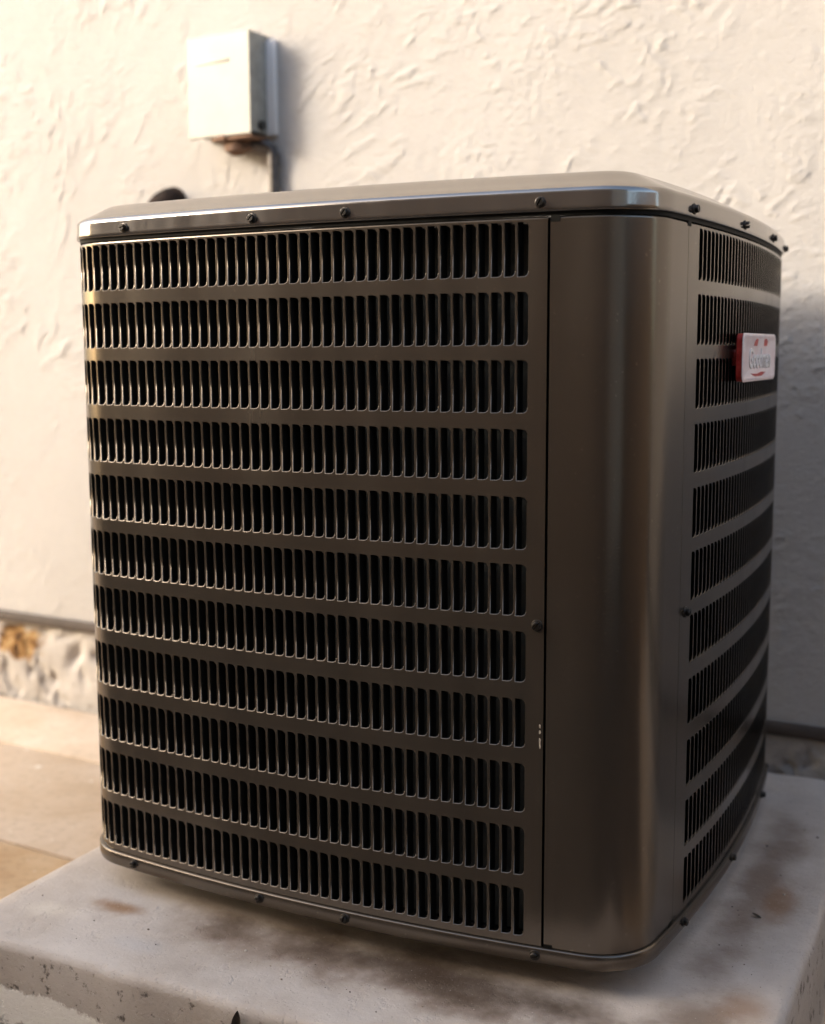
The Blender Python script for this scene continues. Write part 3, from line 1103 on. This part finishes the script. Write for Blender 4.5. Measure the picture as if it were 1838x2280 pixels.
# hinged cover: front sheet with a folded top that slopes back and shallow returns
bm = bmesh.new()
t_ = 0.0016
prof = [(-0.052, h_ / 2 - 0.004), (-DB + 0.002, h_ / 2 - 0.001), (-DB, h_ / 2 - 0.004), (-DB, -h_ / 2 + 0.001), (-DB + 0.0016, -h_ / 2), (-DB + 0.010, -h_ / 2 + 0.0005)]
for sgn in (0,):
    A = [bm.verts.new((-w_ / 2, y, z)) for y, z in prof]
    B = [bm.verts.new((w_ / 2, y, z)) for y, z in prof]
    for k in range(len(prof) - 1): bm.faces.new((A[k], B[k], B[k + 1], A[k + 1]))
    A2 = [bm.verts.new((-w_ / 2, min(-0.050, y + t_) if k not in (0,) else y, z - (t_ if k < 2 else 0))) for k, (y, z) in enumerate(prof)]
    B2 = [bm.verts.new((w_ / 2, min(-0.050, y + t_) if k not in (0,) else y, z - (t_ if k < 2 else 0))) for k, (y, z) in enumerate(prof)]
    for k in range(len(prof) - 1):
        bm.faces.new((A2[k], A2[k + 1], B2[k + 1], B2[k]))
        bm.faces.new((A[k], A[k + 1], A2[k + 1], A2[k]))
        bm.faces.new((B[k], B2[k], B2[k + 1], B[k + 1]))
cov = bm_obj('cover', bm, CREAM, box)
# pressed stiffening ribs on the cover
wbox('rib', (-0.012, -DB - 0.0004, 0.042), (0.075, 0.0022, 0.006), CREAM, cov, 0.001)
wbox('latch', (0.004, -DB + 0.006, -h_ / 2 - 0.0035), (0.020, 0.016, 0.010), RUST, box, 0.002)
wbox('bottom_plate', (0.026, -0.034, -h_ / 2 - 0.0045), (0.092, 0.056, 0.0065), RUST, box, 0.002)
bm = bmesh.new()
tube(bm, [(w_ / 2 - 0.001, -0.030, -h_ / 2 + 0.018), (w_ / 2 + 0.006, -0.030, -h_ / 2 + 0.018)], 0.0085, 16)
bm_obj('knockout', bm, RUBBER, box, autosmooth=40)
bm = bmesh.new()
tube(bm, [(0.020, -0.026, -h_ / 2 - 0.006), (0.020, -0.026, -h_ / 2 - 0.022), (0.020, -0.024, -h_ / 2 - 0.026)], [0.030, 0.030, 0.018], 20)
bm_obj('hub', bm, RUST, box, autosmooth=40)

# conduit down the wall
con = empty('conduit')
con.matrix_world = wmat(-0.603, 0.30)
tag(con, 'thin dark electrical conduit running down the wall from the cream box', 'conduit')
bm = bmesh.new()
path = [(-0.052, -0.028, 0.7125), (-0.030, -0.024, 0.7130), (-0.012, -0.018, 0.7110), (-0.003, -0.0145, 0.7040), (0.0, -0.0135, 0.690), (0, -0.0135, 0.55), (0, -0.0135, 0.3), (0, -0.0135, -0.30), (0, -0.0135, -0.435)]
tube(bm, path, 0.0098, 18)
bm_obj('pipe', bm, CONDUIT, con, autosmooth=40)
bm = bmesh.new()
tube(bm, [(0, -0.0135, 0.694), (0, -0.0135, 0.672)], 0.0118, 18)
bm_obj('coupling', bm, CONDUIT, con, autosmooth=40)
for z in (0.45, -0.05):
    bm = bmesh.new()
    bm_box(bm, (0, -0.0125, z), (0.040, 0.0245, 0.014), 0.002)
    bm_obj('strap', bm, CONDUIT, con, autosmooth=40)

# insulated refrigerant line
ins = empty('insulated_pipe')
ins.matrix_world = wmat(-0.856, 0.30)
tag(ins, 'black foam wrapped refrigerant pipe curving out of the wall behind the unit', 'pipe')
bm = bmesh.new()
pp = [(0.0, 0.02, 0.620), (0, -0.004, 0.620)]
for k in range(1, 11):
    a = R(90 - 90 * k / 10)
    pp.append((0.0, -0.006 - 0.032 * math.cos(a), 0.620 - 0.032 + 0.032 * math.sin(a)))
pp += [(0.0, -0.040, 0.52), (0.0, -0.042, 0.45), (0.01, -0.046, 0.30), (0.03, -0.05, 0.10), (0.06, -0.05, -0.06)]
tube(bm, pp, 0.031, 28)
for v_ in bm.verts:
    j = float(fbm(np.array([v_.co.x * 30 + v_.co.y * 22]), np.array([v_.co.z * 30 - v_.co.y * 9]), 3, 3)[0]) * 0.006
    v_.co.x += j; v_.co.z += j
bm_obj('foam_sleeve', bm, FOAM, ins, smooth=True)
bm = bmesh.new()
tube(bm, [(0, 0.0, 0.618), (0, -0.003, 0.618), (0, -0.006, 0.618)], [0.036, 0.036, 0.031], 24)
bm_obj('wall_collar', bm, FOAM, ins, autosmooth=40)

# ------------------------------------------------------------------ small litter on the pad
def leaf(loc, length, width, rot, curl, label):
    bm = bmesh.new()
    n = 8
    rows = []
    for k in range(n + 1):
        t = k / n
        w = width * math.sin(math.pi * min(1, t * 0.94 + 0.04)) ** 0.8 * 0.5
        a = curl * t
        y, z = length * (math.sin(a) / curl if curl else t), length * ((1 - math.cos(a)) / curl if curl else 0)
        rows.append([(-w, y, z + w * 0.5), (0, y, z), (w, y, z + w * 0.5)])
    for off in (0.0, 0.0006):
        vs = [[bm.verts.new((x, y, z + off)) for x, y, z in r_] for r_ in rows]
        for A, B in zip(vs, vs[1:]):
            for k in range(2): bm.faces.new((A[k], A[k + 1], B[k + 1], B[k]))
    o = bm_obj('leaf', bm, LEAF, smooth=True)
    o.location = loc
    o.rotation_euler = rot
    tag(o, label, 'leaf')


leaf((-0.012, -0.5165, -0.0415), 0.027, 0.009, (R(80), R(8), R(25)), 0.35, 'dark dry leaf standing upright against the front edge of the pad')
leaf((0.4215, -0.0965, PZ + 0.0008), 0.012, 0.004, (0, 0, R(70)), 0.4, 'tiny curled leaf lying on the pad right of the air conditioner')

# ------------------------------------------------------------------ unseen fences added to shade the yard and be mirrored in the paint
m = Mat('fence_wood', (0.11, 0.08, 0.06), 0.75, spec=0.3)
v = m.coords('World', scale=(1, 1, 0.12))
m.color(m.ramp(m.noise(v, 14, 5, 0.6, 0.4), [(0.3, (0.15, 0.10, 0.07)), (0.7, (0.28, 0.20, 0.145))]))
m.bump(m.noise(v, 60, 4, 0.6), 0.4, 0.003)
WOOD = m.m
frt = random.Random(9)


m = Mat('pale_fence_wood', (0.20, 0.145, 0.10), 0.75, spec=0.3)
v = m.coords('World', scale=(1, 1, 0.12))
m.color(m.ramp(m.noise(v, 14, 5, 0.6, 0.4), [(0.3, (0.15, 0.105, 0.07)), (0.7, (0.25, 0.185, 0.13))]))
m.bump(m.noise(v, 60, 4, 0.6), 0.4, 0.003)
PALEWOOD = m.m


def make_fence(loc, rot, n, label, WOOD=WOOD, H_=2.25):
    fence = empty('light_blocking_fence', loc)
    tag(fence, label, 'fence')
    for k in range(n):
        bm = bmesh.new()
        hh = H_ + frt.uniform(-0.02, 0.02)
        bm_box(bm, (0, 0, hh / 2), (0.138, 0.020, hh), 0.003)
        o = bm_obj('board', bm, WOOD, fence, autosmooth=40)
        o.location = (k * 0.142, frt.uniform(-0.003, 0.003), 0)
    ln = n * 0.142
    for z in (0.35, H_ - 0.45):
        bm = bmesh.new()
        bm_box(bm, (ln / 2 - 0.07, -0.035, z), (ln, 0.045, 0.09), 0.003)
        bm_obj('rail', bm, WOOD, fence, autosmooth=40)
    for k in range(int(ln / 2) + 1):
        bm = bmesh.new()
        bm_box(bm, (0.1 + k * 1.95, -0.105, H_ / 2 - 0.05), (0.09, 0.09, H_ - 0.1), 0.004)
        bm_obj('post', bm, WOOD, fence, autosmooth=40)
    fence.rotation_euler = (0, 0, rot)
    return fence


make_fence((-5.4, -2.55, ZG), 0, 49, 'unseen long brown board fence added to shade the yard and show in reflections')
make_fence((2.5, 0.10, ZG), R(-90), 16, 'unseen short tan board fence added right of the air conditioner to block sky', PALEWOOD, 1.45)

# unseen house added across the yard to block sky and bounce warm fill
m = Mat('brown_siding', (0.15, 0.11, 0.085), 0.8, spec=0.25)
v = m.coords('World', scale=(0.2, 1, 1))
m.color(m.ramp(m.noise(v, 10, 5, 0.6), [(0.3, (0.50, 0.42, 0.345)), (0.7, (0.58, 0.50, 0.42))]))
SIDING = m.m
house = empty('light_blocking_house', (1.0, -2.9, ZG))
tag(house, 'unseen cream clapboard house added behind the long board fence to block sky', 'house')
bm = bmesh.new()
bm_box(bm, (0, -1.5, 1.6), (5.2, 3.0, 3.2), 0.01)
bm_obj('wall', bm, SIDING, house)
for k in range(17):
    bm = bmesh.new()
    bm_box(bm, (0, 0.004, 0.1 + k * 0.19), (5.22, 0.024, 0.182), 0.003, 2, Matrix.Translation((0, 0.006, 0)))
    bm_obj('plank', bm, SIDING, house, autosmooth=40)
bm = bmesh.new()
for p_ in ((-2.9, 0.45, 3.2), (2.9, 0.45, 3.2), (2.9, -3.4, 3.2), (-2.9, -3.4, 3.2), (-2.9, -1.5, 4.1), (2.9, -1.5, 4.1)):
    bm.verts.new(p_)
bm.verts.ensure_lookup_table()
V_ = bm.verts
for f_ in ((0, 1, 2, 3), (0, 1, 5, 4), (2, 3, 4, 5), (0, 4, 3), (1, 2, 5)):
    bm.faces.new([V_[i] for i in f_])
bm_obj('roof', bm, WOOD, house)

# grit lying on the pad
grt = random.Random(21)
bm = bmesh.new()
for k in range(80):
    while True:
        x, y = grt.uniform(PX0 + 0.03, PX1 - 0.03), grt.uniform(PY0 + 0.03, PY1 - 0.03)
        if x > 0.385 or y < -0.385: break
    r_ = 0.0005 + 0.0013 * grt.random() ** 3
    rs_ = bmesh.ops.create_icosphere(bm, subdivisions=1, radius=r_)
    for v_ in rs_['verts']:
        v_.co = Vector((v_.co.x * 1.3, v_.co.y, v_.co.z * 0.7)) * grt.uniform(0.75, 1.15) + Vector((x, y, PZ + r_ * 0.4))
m = Mat('grit_stone', (0.3, 0.25, 0.2), 0.9)
v = m.coords('World')
m.color(m.ramp(m.noise(v, 90, 1, 0.3), [(0.40, (0.08, 0.06, 0.045)), (0.5, (0.28, 0.22, 0.17)), (0.62, (0.62, 0.56, 0.48))]))
gr_ = bm_obj('grit', bm, m.m, smooth=False)
tag(gr_, 'fine sandy grit scattered over the top of the concrete pad', 'grit', kind='stuff')
